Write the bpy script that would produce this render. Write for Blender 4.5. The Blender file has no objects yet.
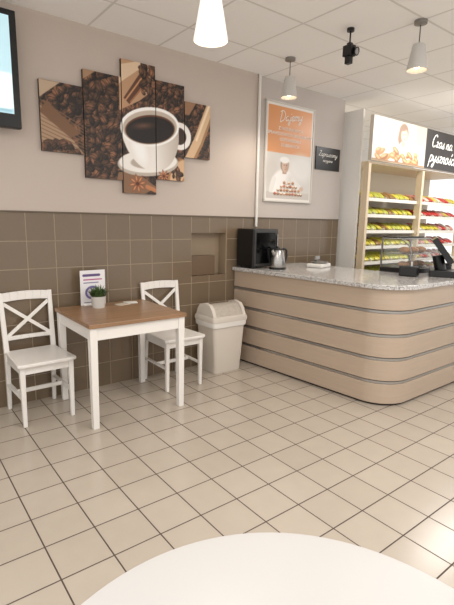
import bpy, bmesh, random
import numpy as np
from math import *
from mathutils import Vector, Matrix

random.seed(4)
scn = bpy.context.scene
scn.view_settings.view_transform = 'Standard'
COL = scn.collection

# ------------------------------------------------------------ helpers
def lin(c):
    out = []
    for v in c[:3]:
        v = v / 255.0
        out.append(v / 12.92 if v <= 0.04045 else ((v + 0.055) / 1.055) ** 2.4)
    return tuple(out) + (1.0,)

MATS = {}
def mat(name, col, rough=0.5, metal=0.0, emis=None, es=0.0, alpha=1.0, trans=0.0, noise=0.0, nscale=30, bump=0.0):
    if name in MATS:
        return MATS[name]
    m = bpy.data.materials.new(name); m.use_nodes = True
    nt = m.node_tree; b = nt.nodes['Principled BSDF']
    b.inputs['Base Color'].default_value = lin(col)
    b.inputs['Roughness'].default_value = rough
    b.inputs['Metallic'].default_value = metal
    b.inputs['Transmission Weight'].default_value = trans
    b.inputs['Alpha'].default_value = alpha
    if emis:
        b.inputs['Emission Color'].default_value = lin(emis)
        b.inputs['Emission Strength'].default_value = es
    tc = nt.nodes.new('ShaderNodeTexCoord')
    nz = nt.nodes.new('ShaderNodeTexNoise'); nz.inputs['Scale'].default_value = nscale
    nz.inputs['Detail'].default_value = 4
    nt.links.new(tc.outputs['Object'], nz.inputs['Vector'])
    if noise > 0:
        mx = nt.nodes.new('ShaderNodeMix'); mx.data_type = 'RGBA'
        c = lin(col)
        mx.inputs[6].default_value = tuple(v * (1 - noise) for v in c[:3]) + (1,)
        mx.inputs[7].default_value = tuple(min(1, v * (1 + noise)) for v in c[:3]) + (1,)
        nt.links.new(nz.outputs['Fac'], mx.inputs[0])
        nt.links.new(mx.outputs[2], b.inputs['Base Color'])
    if bump > 0:
        bp = nt.nodes.new('ShaderNodeBump'); bp.inputs['Strength'].default_value = bump
        bp.inputs['Distance'].default_value = 0.002
        nt.links.new(nz.outputs['Fac'], bp.inputs['Height'])
        nt.links.new(bp.outputs['Normal'], b.inputs['Normal'])
    MATS[name] = m
    return m

def math_node(nt, op, a, b=None):
    n = nt.nodes.new('ShaderNodeMath'); n.operation = op
    for i, v in enumerate((a, b)):
        if v is None: continue
        if isinstance(v, (int, float)): n.inputs[i].default_value = v
        else: nt.links.new(v, n.inputs[i])
    return n.outputs[0]

def grid_mat(name, axes, size, off, mortar, c1, c2, cm, rough, bumpd=0.0015, upper=None, split=None, speck=0.0, rough_m=0.8):
    """square tile grid by world position; optional plain paint above height split"""
    m = bpy.data.materials.new(name); m.use_nodes = True
    nt = m.node_tree; b = nt.nodes['Principled BSDF']
    g = nt.nodes.new('ShaderNodeNewGeometry')
    sp = nt.nodes.new('ShaderNodeSeparateXYZ'); nt.links.new(g.outputs['Position'], sp.inputs[0])
    cb = nt.nodes.new('ShaderNodeCombineXYZ')
    nt.links.new(math_node(nt, 'ADD', sp.outputs[axes[0]], 100 * size - off[0]), cb.inputs[0])
    nt.links.new(math_node(nt, 'ADD', sp.outputs[axes[1]], 100 * size - off[1]), cb.inputs[1])
    br = nt.nodes.new('ShaderNodeTexBrick'); br.offset = 0.0; br.squash = 1.0
    br.inputs['Scale'].default_value = 1.0
    br.inputs['Brick Width'].default_value = size
    br.inputs['Row Height'].default_value = size
    br.inputs['Mortar Size'].default_value = mortar
    br.inputs['Mortar Smooth'].default_value = 0.2
    br.inputs['Color1'].default_value = lin(c1); br.inputs['Color2'].default_value = lin(c2)
    br.inputs['Mortar'].default_value = lin(cm)
    nt.links.new(cb.outputs[0], br.inputs['Vector'])
    nz = nt.nodes.new('ShaderNodeTexNoise'); nz.inputs['Scale'].default_value = 9; nz.inputs['Detail'].default_value = 5
    nt.links.new(g.outputs['Position'], nz.inputs['Vector'])
    mul = nt.nodes.new('ShaderNodeMix'); mul.data_type = 'RGBA'; mul.blend_type = 'MULTIPLY'
    mul.inputs[0].default_value = 1.0
    rr = nt.nodes.new('ShaderNodeMapRange'); rr.inputs[3].default_value = 1 - speck; rr.inputs[4].default_value = 1 + speck * 0.4
    nt.links.new(nz.outputs['Fac'], rr.inputs[0])
    nt.links.new(br.outputs['Color'], mul.inputs[6]); nt.links.new(rr.outputs[0], mul.inputs[7])
    col = mul.outputs[2]
    rg = math_node(nt, 'ADD', math_node(nt, 'MULTIPLY', br.outputs['Fac'], rough_m - rough), rough)
    bp = nt.nodes.new('ShaderNodeBump'); bp.invert = True; bp.inputs['Distance'].default_value = bumpd
    bp.inputs['Strength'].default_value = 0.6
    h = br.outputs['Fac']
    if split is not None:
        up = math_node(nt, 'GREATER_THAN', sp.outputs[2], split)
        mx = nt.nodes.new('ShaderNodeMix'); mx.data_type = 'RGBA'
        nt.links.new(up, mx.inputs[0]); nt.links.new(col, mx.inputs[6]); mx.inputs[7].default_value = lin(upper)
        col = mx.outputs[2]
        inv = math_node(nt, 'SUBTRACT', 1.0, up)
        h = math_node(nt, 'MULTIPLY', h, inv)
        rg = math_node(nt, 'MAXIMUM', rg, math_node(nt, 'MULTIPLY', up, 0.85))
    nt.links.new(col, b.inputs['Base Color']); nt.links.new(rg, b.inputs['Roughness'])
    nt.links.new(h, bp.inputs['Height']); nt.links.new(bp.outputs['Normal'], b.inputs['Normal'])
    return m

def paint_mat(name, rough=0.5, emis=0.0):
    m = bpy.data.materials.new(name); m.use_nodes = True
    nt = m.node_tree; b = nt.nodes['Principled BSDF']
    a = nt.nodes.new('ShaderNodeAttribute'); a.attribute_name = 'Col'
    nt.links.new(a.outputs['Color'], b.inputs['Base Color'])
    b.inputs['Roughness'].default_value = rough
    if emis:
        nt.links.new(a.outputs['Color'], b.inputs['Emission Color']); b.inputs['Emission Strength'].default_value = emis
    return m

def wood_mat(name, c1, c2, rough=0.4, scale=(3, 40, 40), coat=0):
    m = bpy.data.materials.new(name); m.use_nodes = True
    nt = m.node_tree; b = nt.nodes['Principled BSDF']
    tc = nt.nodes.new('ShaderNodeTexCoord'); mp = nt.nodes.new('ShaderNodeMapping')
    mp.inputs['Scale'].default_value = scale
    nz = nt.nodes.new('ShaderNodeTexNoise'); nz.inputs['Scale'].default_value = 1.0; nz.inputs['Detail'].default_value = 6
    nz.inputs['Distortion'].default_value = 0.6
    cr = nt.nodes.new('ShaderNodeValToRGB')
    cr.color_ramp.elements[0].position = 0.3; cr.color_ramp.elements[0].color = lin(c1)
    cr.color_ramp.elements[1].position = 0.7; cr.color_ramp.elements[1].color = lin(c2)
    nt.links.new(tc.outputs['Object'], mp.inputs[0]); nt.links.new(mp.outputs[0], nz.inputs['Vector'])
    nt.links.new(nz.outputs['Fac'], cr.inputs[0]); nt.links.new(cr.outputs[0], b.inputs['Base Color'])
    b.inputs['Roughness'].default_value = rough
    return m

def empty(name, loc, label, category, rot=0, group=None):
    e = bpy.data.objects.new(name, None); e.empty_display_size = 0.1
    e.location = loc; e.rotation_euler = (0, 0, rot)
    COL.objects.link(e)
    e['label'] = label; e['category'] = category
    if group: e['group'] = group
    return e

def finish(name, bm, m, parent=None, smooth=False, bevel=0, label=None, category=None, kind=None, loc=(0, 0, 0), rot=0, seg=2, group=None):
    bmesh.ops.recalc_face_normals(bm, faces=bm.faces[:])
    me = bpy.data.meshes.new(name); bm.to_mesh(me); bm.free()
    if smooth:
        me.polygons.foreach_set('use_smooth', [True] * len(me.polygons))
        try: me.set_sharp_from_angle(angle=radians(38))
        except Exception: pass
    me.materials.append(m)
    o = bpy.data.objects.new(name, me); COL.objects.link(o)
    o.location = loc; o.rotation_euler = (0, 0, rot)
    if parent: o.parent = parent
    if bevel:
        md = o.modifiers.new('bevel', 'BEVEL'); md.width = bevel; md.segments = seg; md.limit_method = 'ANGLE'
        md.angle_limit = radians(40)
    if label: o['label'] = label
    if category: o['category'] = category
    if kind: o['kind'] = kind
    if group: o['group'] = group
    return o

def bx(bm, x0, x1, y0, y1, z0, z1):
    v = [bm.verts.new(p) for p in [(x0,y0,z0),(x1,y0,z0),(x1,y1,z0),(x0,y1,z0),(x0,y0,z1),(x1,y0,z1),(x1,y1,z1),(x0,y1,z1)]]
    for f in [(0,3,2,1),(4,5,6,7),(0,1,5,4),(1,2,6,5),(2,3,7,6),(3,0,4,7)]:
        bm.faces.new([v[i] for i in f])
    return bm

def bar(bm, p0, p1, w0, d0, w1=None, d1=None):
    """rectangular bar, w along x-ish, d along the other"""
    w1 = w0 if w1 is None else w1; d1 = d0 if d1 is None else d1
    p0, p1 = Vector(p0), Vector(p1); ax = (p1 - p0).normalized()
    ref = Vector((0, 1, 0)) if abs(ax.y) < 0.8 else Vector((0, 0, 1))
    s = ax.cross(ref).normalized(); t = s.cross(ax).normalized()
    vs = []
    for p, w, d in ((p0, w0, d0), (p1, w1, d1)):
        for a, c in ((-1,-1),(1,-1),(1,1),(-1,1)):
            vs.append(bm.verts.new(p + s * a * w / 2 + t * c * d / 2))
    for f in [(0,3,2,1),(4,5,6,7),(0,1,5,4),(1,2,6,5),(2,3,7,6),(3,0,4,7)]:
        bm.faces.new([vs[i] for i in f])

def cy(bm, p0, p1, r0, r1=None, seg=24, caps=True):
    r1 = r0 if r1 is None else r1
    p0, p1 = Vector(p0), Vector(p1); ax = (p1 - p0).normalized()
    ref = Vector((0, 0, 1)) if abs(ax.z) < 0.9 else Vector((1, 0, 0))
    s = ax.cross(ref).normalized(); t = ax.cross(s)
    A = [bm.verts.new(p0 + (s * cos(2*pi*i/seg) + t * sin(2*pi*i/seg)) * r0) for i in range(seg)]
    B = [bm.verts.new(p1 + (s * cos(2*pi*i/seg) + t * sin(2*pi*i/seg)) * r1) for i in range(seg)]
    for i in range(seg):
        j = (i + 1) % seg; bm.faces.new((A[i], A[j], B[j], B[i]))
    if caps:
        bm.faces.new(A[::-1]); bm.faces.new(B)

def lathe(bm, prof, seg=32, c=(0, 0, 0)):
    rings = []
    for r, z in prof:
        if r < 1e-5: rings.append([bm.verts.new((c[0], c[1], c[2] + z))])
        else: rings.append([bm.verts.new((c[0] + r*cos(2*pi*i/seg), c[1] + r*sin(2*pi*i/seg), c[2] + z)) for i in range(seg)])
    for a, b in zip(rings, rings[1:]):
        for i in range(seg):
            j = (i + 1) % seg
            if len(a) == 1 and len(b) == 1: continue
            if len(a) == 1: bm.faces.new((a[0], b[i], b[j]))
            elif len(b) == 1: bm.faces.new((a[i], a[j], b[0]))
            else: bm.faces.new((a[i], a[j], b[j], b[i]))

def tube(bm, pts, r, seg=10):
    pts = [Vector(p) for p in pts]; rings = []
    n0 = None
    for i, p in enumerate(pts):
        d = (pts[min(i+1, len(pts)-1)] - pts[max(i-1, 0)]).normalized()
        if n0 is None:
            ref = Vector((0,0,1)) if abs(d.z) < 0.9 else Vector((1,0,0)); n0 = d.cross(ref).normalized()
        else: n0 = (n0 - d * n0.dot(d)).normalized()
        t = d.cross(n0)
        rings.append([bm.verts.new(p + (n0*cos(2*pi*k/seg) + t*sin(2*pi*k/seg)) * r) for k in range(seg)])
    for a, b in zip(rings, rings[1:]):
        for i in range(seg):
            j = (i+1) % seg; bm.faces.new((a[i], a[j], b[j], b[i]))
    bm.faces.new(rings[0][::-1]); bm.faces.new(rings[-1])

def prism(bm, pts, z0, z1):
    A = [bm.verts.new((x, y, z0)) for x, y in pts]; B = [bm.verts.new((x, y, z1)) for x, y in pts]
    n = len(pts)
    for i in range(n):
        j = (i+1) % n; bm.faces.new((A[i], A[j], B[j], B[i]))
    bm.faces.new(A[::-1]); bm.faces.new(B)

def ribbon(bm, outer, inner, z0, z1):
    """solid between two matched paths (inner may repeat a point at the corner)"""
    def col_(pts, z):
        out = []
        for i, p in enumerate(pts):
            if i and abs(p[0]-pts[i-1][0])+abs(p[1]-pts[i-1][1]) < 1e-7: out.append(out[-1])
            else: out.append(bm.verts.new((p[0], p[1], z)))
        return out
    oa, ob, ia, ib = col_(outer, z0), col_(outer, z1), col_(inner, z0), col_(inner, z1)
    for i in range(len(outer)-1):
        bm.faces.new((oa[i], oa[i+1], ob[i+1], ob[i]))
        if ia[i] is ia[i+1]:
            bm.faces.new((ob[i], ob[i+1], ib[i])); bm.faces.new((oa[i+1], oa[i], ia[i]))
        else:
            bm.faces.new((ia[i+1], ia[i], ib[i], ib[i+1]))
            bm.faces.new((ob[i], ob[i+1], ib[i+1], ib[i])); bm.faces.new((oa[i+1], oa[i], ia[i], ia[i+1]))
    bm.faces.new((oa[0], ob[0], ib[0], ia[0])); bm.faces.new((oa[-1], ia[-1], ib[-1], ob[-1]))

def new(): return bmesh.new()

def text_mesh(name, s, size, x, z, y, m, parent, align='CENTER', shear=0.0, bold=0.0, ysc=1.0):
    cu = bpy.data.curves.new('t', 'FONT'); cu.body = s; cu.size = size; cu.align_x = align; cu.shear = shear
    cu.offset = bold; cu.extrude = 0.0008
    t = bpy.data.objects.new('t', cu); COL.objects.link(t)
    dg = bpy.context.evaluated_depsgraph_get(); dg.update()
    me = bpy.data.meshes.new_from_object(t.evaluated_get(dg))
    bpy.data.objects.remove(t)
    for v in me.vertices:
        a, b2, c = v.co; v.co = (x + a, y - c, z + b2 * ysc)
    me.materials.clear(); me.materials.append(m)
    o = bpy.data.objects.new(name, me); COL.objects.link(o); o.parent = parent
    return o

# handwritten lettering: strokes per letter, drawn as a flat brushed ribbon
GL = {
 'a': (.54, [[(.42,.40),(.3,.46),(.12,.38),(.06,.18),(.14,.03),(.28,.06),(.42,.25),(.45,.43),(.42,.12),(.5,.02),(.6,.08)]]),
 'c': (.42, [[(.36,.36),(.26,.46),(.1,.36),(.06,.14),(.18,.0),(.32,.04),(.44,.14)]]),
 's': (.44, [[(-.02,.05),(.2,.25),(.32,.48),(.28,.3),(.38,.12),(.3,.0),(.12,.04)]]),
 'R': (.44, [[(-.02,.05),(.2,.25),(.32,.48),(.28,.3),(.38,.12),(.3,.0),(.12,.04)], [(.32,.62),(.44,.82)]]),
 'n': (.50, [[(.04,.44),(.06,.0)], [(.06,.2),(.2,.43),(.32,.4),(.32,.1),(.4,.0),(.52,.1)]]),
 'm': (.68, [[(.04,.44),(.06,.0)], [(.06,.2),(.18,.43),(.28,.38),(.28,.0)], [(.28,.2),(.4,.43),(.52,.38),(.52,.08),(.6,0),(.7,.1)]]),
 'p': (.48, [[(.08,.46),(.03,-.40)], [(.05,.25),(.2,.46),(.38,.38),(.38,.14),(.22,.0),(.06,.08)]]),
 'r': (.38, [[(.04,.44),(.06,.0)], [(.06,.2),(.18,.42),(.36,.44)]]),
 'y': (.50, [[(.04,.44),(.06,.18),(.16,.06),(.34,.2)], [(.42,.46),(.34,.0),(.2,-.34),(.05,-.34),(.1,-.18),(.3,-.05),(.52,.1)]]),
 'z': (.44, [[(.04,.40),(.2,.46),(.34,.43)], [(.34,.43),(.04,.02)], [(.04,.02),(.2,.06),(.44,.02)]]),
 'Z': (.66, [[(.06,.88),(.3,.96),(.58,.92)], [(.58,.92),(.04,.03)], [(.04,.03),(.3,.08),(.64,.02)]]),
 'C': (.64, [[(.6,.82),(.46,.98),(.2,.86),(.06,.5),(.12,.14),(.32,0),(.56,.14)]]),
 'D': (.78, [[(.2,.92),(.1,.02),(.3,.0),(.6,.2),(.68,.6),(.5,.9),(.2,1.0),(-.02,.86)]]),
 'i': (.28, [[(.08,.44),(.07,.1),(.14,.0),(.28,.1)], [(.11,.62),(.13,.70)]]),
 'j': (.34, [[(.20,.44),(.16,-.1),(.04,-.38),(-.08,-.26),(.16,-.02),(.34,.1)], [(.22,.62),(.24,.70)]]),
 'e': (.42, [[(.04,.18),(.28,.24),(.32,.38),(.2,.46),(.08,.34),(.06,.14),(.18,.0),(.30,.02),(.44,.14)]]),
 'o': (.46, [[(.24,.46),(.08,.36),(.06,.12),(.2,.0),(.36,.12),(.34,.36),(.24,.45),(.46,.38)]]),
 ' ': (.30, []),
}
def script_mesh(s, size, x, z, y, w, m, parent, slope=0.0, shear=.3):
    bm = new(); cx = 0
    for ch_ in s:
        adv, strokes = GL[ch_]
        for st in strokes:
            P_ = [Vector(p) for p in st]; P_ = [P_[0]*2-P_[1]] + P_ + [P_[-1]*2-P_[-2]]
            pts = []
            for i in range(1, len(P_)-2):
                for k in range(6):
                    t = k/6; a, b_, c, d = P_[i-1], P_[i], P_[i+1], P_[i+2]
                    pts.append(.5*((2*b_)+(c-a)*t+(2*a-5*b_+4*c-d)*t*t+(3*b_-a-3*c+d)*t**3))
            pts.append(P_[-2])
            q = [Vector(((p.x+cx+shear*p.y)*size, p.y*size)) for p in pts]
            prev = None
            for i, p in enumerate(q):
                d = (q[min(i+1, len(q)-1)]-q[max(i-1, 0)])
                d = d.normalized() if d.length > 1e-9 else Vector((1, 0))
                nn = Vector((-d.y, d.x))*w*.5*(1.0+.35*abs(d.y))
                e_ = []
                for qq in (p+nn, p-nn):
                    X_ = qq.x*cos(slope)-qq.y*sin(slope); Z_ = qq.x*sin(slope)+qq.y*cos(slope)
                    e_.append(bm.verts.new((x+X_, y, z+Z_)))
                if prev: bm.faces.new((prev[0], prev[1], e_[1], e_[0]))
                prev = e_
        cx += adv
    me = bpy.data.meshes.new('lettering'); bm.to_mesh(me); bm.free(); me.materials.append(m)
    o = bpy.data.objects.new('lettering', me); COL.objects.link(o); o.parent = parent
    return o

def copy_thing(root, loc, rot=None):
    def rec(o, par):
        c = o.copy(); COL.objects.link(c)
        if par is not None:
            c.parent = par; c.matrix_parent_inverse = o.matrix_parent_inverse.copy()
        for ch in o.children: rec(ch, c)
        return c
    kids = list(root.children)
    r = root.copy(); COL.objects.link(r)
    for k in kids: rec(k, r)
    r.location = loc
    if rot is not None: r.rotation_euler = (0, 0, rot)
    return r

# ------------------------------------------------------------ painting (colour attribute on a fine grid)
class Art:
    def __init__(s, x0, x1, z0, z1, res, base):
        s.x0, s.x1, s.z0, s.z1 = x0, x1, z0, z1
        s.nx = int(round((x1-x0)/res)) + 1; s.nz = int(round((z1-z0)/res)) + 1
        s.X, s.Z = np.meshgrid(np.linspace(x0, x1, s.nx), np.linspace(z0, z1, s.nz))
        s.c = np.zeros((s.nz, s.nx, 3)); s.c[:] = base; s.res = res
    def blend(s, m, col):
        m = np.clip(m, 0, 1)[..., None]; s.c = s.c * (1-m) + np.array(col, float) * m
    def ell(s, cx, cz, rx, rz, col, ang=0, soft=None, clip=None):
        ca, sa = cos(ang), sin(ang)
        u = (s.X-cx)*ca + (s.Z-cz)*sa; v = -(s.X-cx)*sa + (s.Z-cz)*ca
        d = np.sqrt((u/rx)**2 + (v/rz)**2)
        k = min(rx, rz) / (soft or s.res)
        m = np.clip((1-d)*k + 0.5, 0, 1)
        if clip is not None: m = m * clip
        s.blend(m, col)
    def poly(s, pts, col, clip=None):
        m = np.ones_like(s.X); n = len(pts)
        area = sum(pts[i][0]*pts[(i+1)%n][1]-pts[(i+1)%n][0]*pts[i][1] for i in range(n))
        sg = 1 if area > 0 else -1
        for i in range(n):
            x0, z0 = pts[i]; x1, z1 = pts[(i+1) % n]; L = hypot(x1-x0, z1-z0)
            d = sg*((x1-x0)*(s.Z-z0) - (z1-z0)*(s.X-x0))/L
            m = np.minimum(m, np.clip(d/s.res + 0.5, 0, 1))
        if clip is not None: m = m*clip
        s.blend(m, col)
    def line(s, pts, w, col):
        for (x0, z0), (x1, z1) in zip(pts, pts[1:]):
            dx, dz = x1-x0, z1-z0; L2 = dx*dx+dz*dz+1e-9
            t = np.clip(((s.X-x0)*dx+(s.Z-z0)*dz)/L2, 0, 1)
            d = np.hypot(s.X-x0-t*dx, s.Z-z0-t*dz)
            s.blend(np.clip((w/2-d)/s.res+0.5, 0, 1), col)
    def beans(s, n, size, rng, x0=None, x1=None, z0=None, z1=None, inside=None):
        x0 = s.x0 if x0 is None else x0; x1 = s.x1 if x1 is None else x1
        z0 = s.z0 if z0 is None else z0; z1 = s.z1 if z1 is None else z1
        for _ in range(n):
            cx, cz = rng.uniform(x0, x1), rng.uniform(z0, z1)
            if inside and not inside(cx, cz): continue
            a = rng.uniform(0, pi); r = size*rng.uniform(.75, 1.3)
            i0 = max(0, int((cx-r*1.4-s.x0)/s.res)); i1 = min(s.nx, int((cx+r*1.4-s.x0)/s.res)+2)
            j0 = max(0, int((cz-r*1.4-s.z0)/s.res)); j1 = min(s.nz, int((cz+r*1.4-s.z0)/s.res)+2)
            if i1 <= i0 or j1 <= j0: continue
            X = s.X[j0:j1, i0:i1]-cx; Z = s.Z[j0:j1, i0:i1]-cz
            u = X*cos(a)+Z*sin(a); v = -X*sin(a)+Z*cos(a)
            d = np.sqrt((u/r)**2+(v/(r*.68))**2)
            m = np.clip((1-d)*r/s.res+.5, 0, 1)[..., None]
            k = rng.uniform(.42, 1.2)
            base = np.array([128, 87, 62])*k
            sh = (1.25 - .8*d + .35*(Z-X)/r)[..., None]
            colr = np.clip(base*sh, 0, 255)
            cre = np.clip(1-np.abs(v+0.1*r*np.sin(u/r*3))/(r*.13), 0, 1)[..., None]
            colr = colr*(1-.8*cre)
            s.c[j0:j1, i0:i1] = s.c[j0:j1, i0:i1]*(1-m)+colr*m

def srgb_arr(c):
    c = np.clip(c/255., 0, 1)
    return np.where(c <= .04045, c/12.92, ((c+.055)/1.055)**2.4)

def art_panel(name, art, x0, x1, z0, z1, thick, m, parent, edge=(60, 40, 28), ox=0, oz=0, label=None, y=0):
    """flat printed panel; local coords x-ox, z-oz; front faces -Y at local y"""
    nx = max(2, int(round((x1-x0)/art.res))+1); nz = max(2, int(round((z1-z0)/art.res))+1)
    xs = np.linspace(x0, x1, nx); zs = np.linspace(z0, z1, nz)
    ii = np.clip(np.round((xs-art.x0)/(art.x1-art.x0)*(art.nx-1)).astype(int), 0, art.nx-1)
    jj = np.clip(np.round((zs-art.z0)/(art.z1-art.z0)*(art.nz-1)).astype(int), 0, art.nz-1)
    cols = srgb_arr(art.c[np.ix_(jj, ii)])
    verts = [(xs[i]-ox, y, zs[j]-oz) for j in range(nz) for i in range(nx)]
    faces = [(j*nx+i, j*nx+i+1, (j+1)*nx+i+1, (j+1)*nx+i) for j in range(nz-1) for i in range(nx-1)]
    colv = np.ones((nx*nz+8, 4)); colv[:nx*nz, :3] = cols.reshape(-1, 3)
    e = srgb_arr(np.array(edge, float)); colv[nx*nz:, :3] = e
    n = nx*nz; a, b, c, d = x0-ox, x1-ox, z0-oz, z1-oz; y0 = y+0.0006; y1 = y+thick
    verts += [(a,y0,c),(b,y0,c),(b,y1,c),(a,y1,c),(a,y0,d),(b,y0,d),(b,y1,d),(a,y1,d)]
    for f in [(0,3,2,1),(4,5,6,7),(0,1,5,4),(1,2,6,5),(2,3,7,6),(3,0,4,7)]: faces.append(tuple(n+i for i in f))
    me = bpy.data.meshes.new(name); me.from_pydata(verts, [], faces)
    at = me.color_attributes.new('Col', 'FLOAT_COLOR', 'POINT')
    at.data.foreach_set('color', colv.astype(np.float32).ravel())
    me.materials.append(m)
    o = bpy.data.objects.new(name, me); COL.objects.link(o)
    if parent: o.parent = parent
    if label: o['label'] = label
    return o

# ------------------------------------------------------------ materials
M_white = mat('white_painted_wood', (232, 228, 223), 0.3)
M_whitepl = mat('white_plastic', (226, 223, 217), 0.4)
M_black = mat('black_plastic', (16, 16, 17), 0.35)
M_gloss = mat('black_gloss', (10, 10, 11), 0.12)
M_steel = mat('steel', (170, 168, 165), 0.25, 1.0)
M_strip = mat('aluminium_strip', (172, 170, 166), 0.28, 0.8)
M_dark = mat('dark_recess', (60, 52, 46), 0.7)
M_tabletop = wood_mat('walnut_top', (128, 96, 68), (160, 124, 92), 0.32, (2.5, 45, 45))
M_counter = wood_mat('beech_laminate', (180, 161, 142), (185, 166, 147), 0.33, (4, 4, 60))
M_maple = wood_mat('maple', (216, 196, 166), (226, 208, 180), 0.45, (40, 40, 2))
M_wh_matte = mat('white_matte', (235, 235, 230), 0.6)

# ------------------------------------------------------------ room shell
WY = 3.56; CEIL = 2.85; TT = 1.46; TS = TT/7
paintL, paintR = (194, 181, 171), (190, 181, 174)
tc1, tc2, tcm = (118, 101, 82), (112, 96, 77), (158, 143, 122)
M_wallA = grid_mat('wall_tile_and_paint', (0, 2), TS, (2.33, 0), 0.0032, tc1, tc2, tcm, 0.18, upper=paintL, split=TT, speck=0.06)
M_wallB = grid_mat('wall_tile_and_paint_right', (0, 2), TS, (3.14, 0), 0.0032, tc1, tc2, tcm, 0.18, upper=paintR, split=TT, speck=0.06)
M_floor = grid_mat('floor_tile', (0, 1), 0.225, (0.0, 0.05), 0.0036, (188, 177, 163), (183, 172, 158), (82, 69, 60), 0.2, speck=0.07)
M_ceil = grid_mat('ceiling_tile', (0, 1), 0.6, (0.2, 0.1), 0.010, (252, 251, 249), (250, 249, 247), (222, 220, 216), 0.9, speck=0.02)

nx0, nx1, nz0, nz1 = 2.33, 2.33+2*TS, 0.90, 1.31
bm = new()
bx(bm, -2.5, nx0, WY, WY+0.2, 0, CEIL)
bx(bm, nx1, 3.13, WY, WY+0.2, 0, CEIL)
bx(bm, nx0, nx1, WY, WY+0.2, 0, nz0)
bx(bm, nx0, nx1, WY, WY+0.2, nz1, CEIL)
bx(bm, nx0, nx1, WY+0.13, WY+0.2, nz0, nz1)
finish('wall_back', bm, M_wallA, kind='structure')
bm = new(); bx(bm, 3.13, 4.5, WY+0.03, WY+0.2, 0, CEIL)
finish('wall_side', bm, M_wallB, kind='structure')
bm = new(); bx(bm, -3, 9.5, -3, 7, -0.1, 0); finish('floor', bm, M_floor, kind='structure')
bm = new(); bx(bm, -3, 9.5, -3, 7, CEIL, CEIL+0.1); finish('ceiling', bm, M_ceil, kind='structure')
bm = new(); bx(bm, 3.5, 9.5, 5.6, 5.75, 0, CEIL)
finish('wall_far', bm, mat('far_wall', (220, 217, 212), 0.8), kind='structure')
bm = new(); bx(bm, 4.60, 4.628, 3.40, 5.58, 0, 2.74)
finish('wall_partition', bm, mat('pale_panel', (238, 235, 230), 0.7), kind='structure')
# tile top trim
bm = new(); bx(bm, -2.5, 3.13, WY-0.008, WY, TT, TT+0.012)
finish('trim_1', bm, mat('trim_dark', (96, 84, 69), 0.5), kind='structure', bevel=0.002)
bm = new(); bx(bm, 3.14, 4.5, WY+0.022, WY+0.03, TT, TT+0.012)
finish('trim_2', bm, MATS['trim_dark'], kind='structure', bevel=0.002)
# niche lining and low box inside
M_niche = mat('niche_beige', (156, 138, 115), 0.5)
bm = new(); bx(bm, nx0+0.001, nx1-0.001, WY+0.12, WY+0.129, nz0+0.001, nz1-0.001)
bx(bm, nx1-0.008, nx1-0.001, WY+0.002, WY+0.12, nz0+0.001, nz1-0.001)
finish('trim_3', bm, M_niche, kind='structure')
bm = new(); bx(bm, nx0+0.002, nx1-0.12, WY+0.03, WY+0.119, nz0+0.001, nz0+0.19)
finish('trim_4', bm, mat('niche_box', (106, 86, 66), 0.4), kind='structure', bevel=0.003)

# white service pipe at the wall step
bm = new(); cy(bm, (3.115, WY-0.018, 1.375), (3.115, WY-0.018, CEIL-0.002), 0.014, seg=16)
finish('pipe', bm, M_whitepl, smooth=True, label='thin white vertical service pipe running up the wall', category='pipe')

# ------------------------------------------------------------ television
tv = empty('television', (0, WY-.002, 2.02), 'black wall-mounted television with pale blue picture on', 'television')
bm = new(); bx(bm, -0.36, 0.855, -0.13, -0.075, 0, 0.74); finish('casing', bm, M_black, tv, bevel=0.006)
art = Art(-0.3, 0.815, 0.09, 0.70, 0.02, (176, 208, 218))
art.poly([(-0.3, 0.09), (0.815, 0.09), (0.815, 0.34), (-0.3, 0.40)], (226, 232, 234))
art.poly([(-0.3, 0.09), (0.815, 0.09), (0.815, 0.12), (-0.3, 0.12)], (130, 172, 186))
M_screen = paint_mat('screen_glow', 0.2, 0.7)
art_panel('screen', art, -0.3, 0.81, 0.09, 0.70, 0.003, M_screen, tv, edge=(5, 5, 5), y=-0.134)
bm = new(); bx(bm, 0.1, 0.4, -0.075, -0.001, 0.2, 0.5); finish('wall_bracket', bm, M_black, tv)

# ------------------------------------------------------------ five-panel coffee print
rng = random.Random(7)
A = Art(1.0, 2.54, 1.62, 2.70, 0.005, (36, 23, 17))
A.beans(1900, 0.034, rng)
# burlap, boards and lighter stripes (left)
A.poly([(1.0, 2.28), (1.0, 1.9), (1.32, 1.9), (1.33, 1.97), (1.14, 2.12)], (170, 140, 112))
for k in range(14):
    A.line([(1.0, 1.9+k*.028), (1.34, 1.82+k*.022)], 0.006, (124, 92, 66))
A.poly([(1.0, 2.18), (1.22, 2.02), (1.30, 2.06), (1.06, 2.26)], (118, 84, 58))
A.beans(34, 0.034, rng, 1.0, 1.3, 1.88, 1.98)
A.poly([(1.0, 2.40), (1.0, 2.27), (1.16, 2.40)], (186, 162, 136))
A.poly([(1.32, 2.54), (1.32, 2.45), (1.44, 2.54)], (162, 128, 98))
# burlap and cinnamon at the top centre
A.poly([(1.62, 2.68), (1.90, 2.68), (1.94, 2.58), (1.92, 2.48), (1.80, 2.38), (1.62, 2.28)], (186, 146, 112))
A.poly([(1.62, 2.62), (1.80, 2.68), (1.88, 2.68), (1.62, 2.48)], (222, 194, 164))
A.poly([(1.66, 2.38), (1.84, 2.64), (1.90, 2.60), (1.71, 2.34)], (92, 56, 38))
A.line([(1.68, 2.37), (1.87, 2.62)], 0.012, (200, 146, 102)); A.line([(1.72, 2.36), (1.90, 2.57)], 0.012, (156, 104, 68))
A.beans(60, 0.032, rng, 1.82, 2.05, 2.42, 2.66)
# table cloth behind the cup
A.poly([(1.55, 1.62), (1.80, 1.62), (1.95, 1.70), (1.75, 1.82), (1.60, 1.80)], (132, 98, 72))
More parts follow.
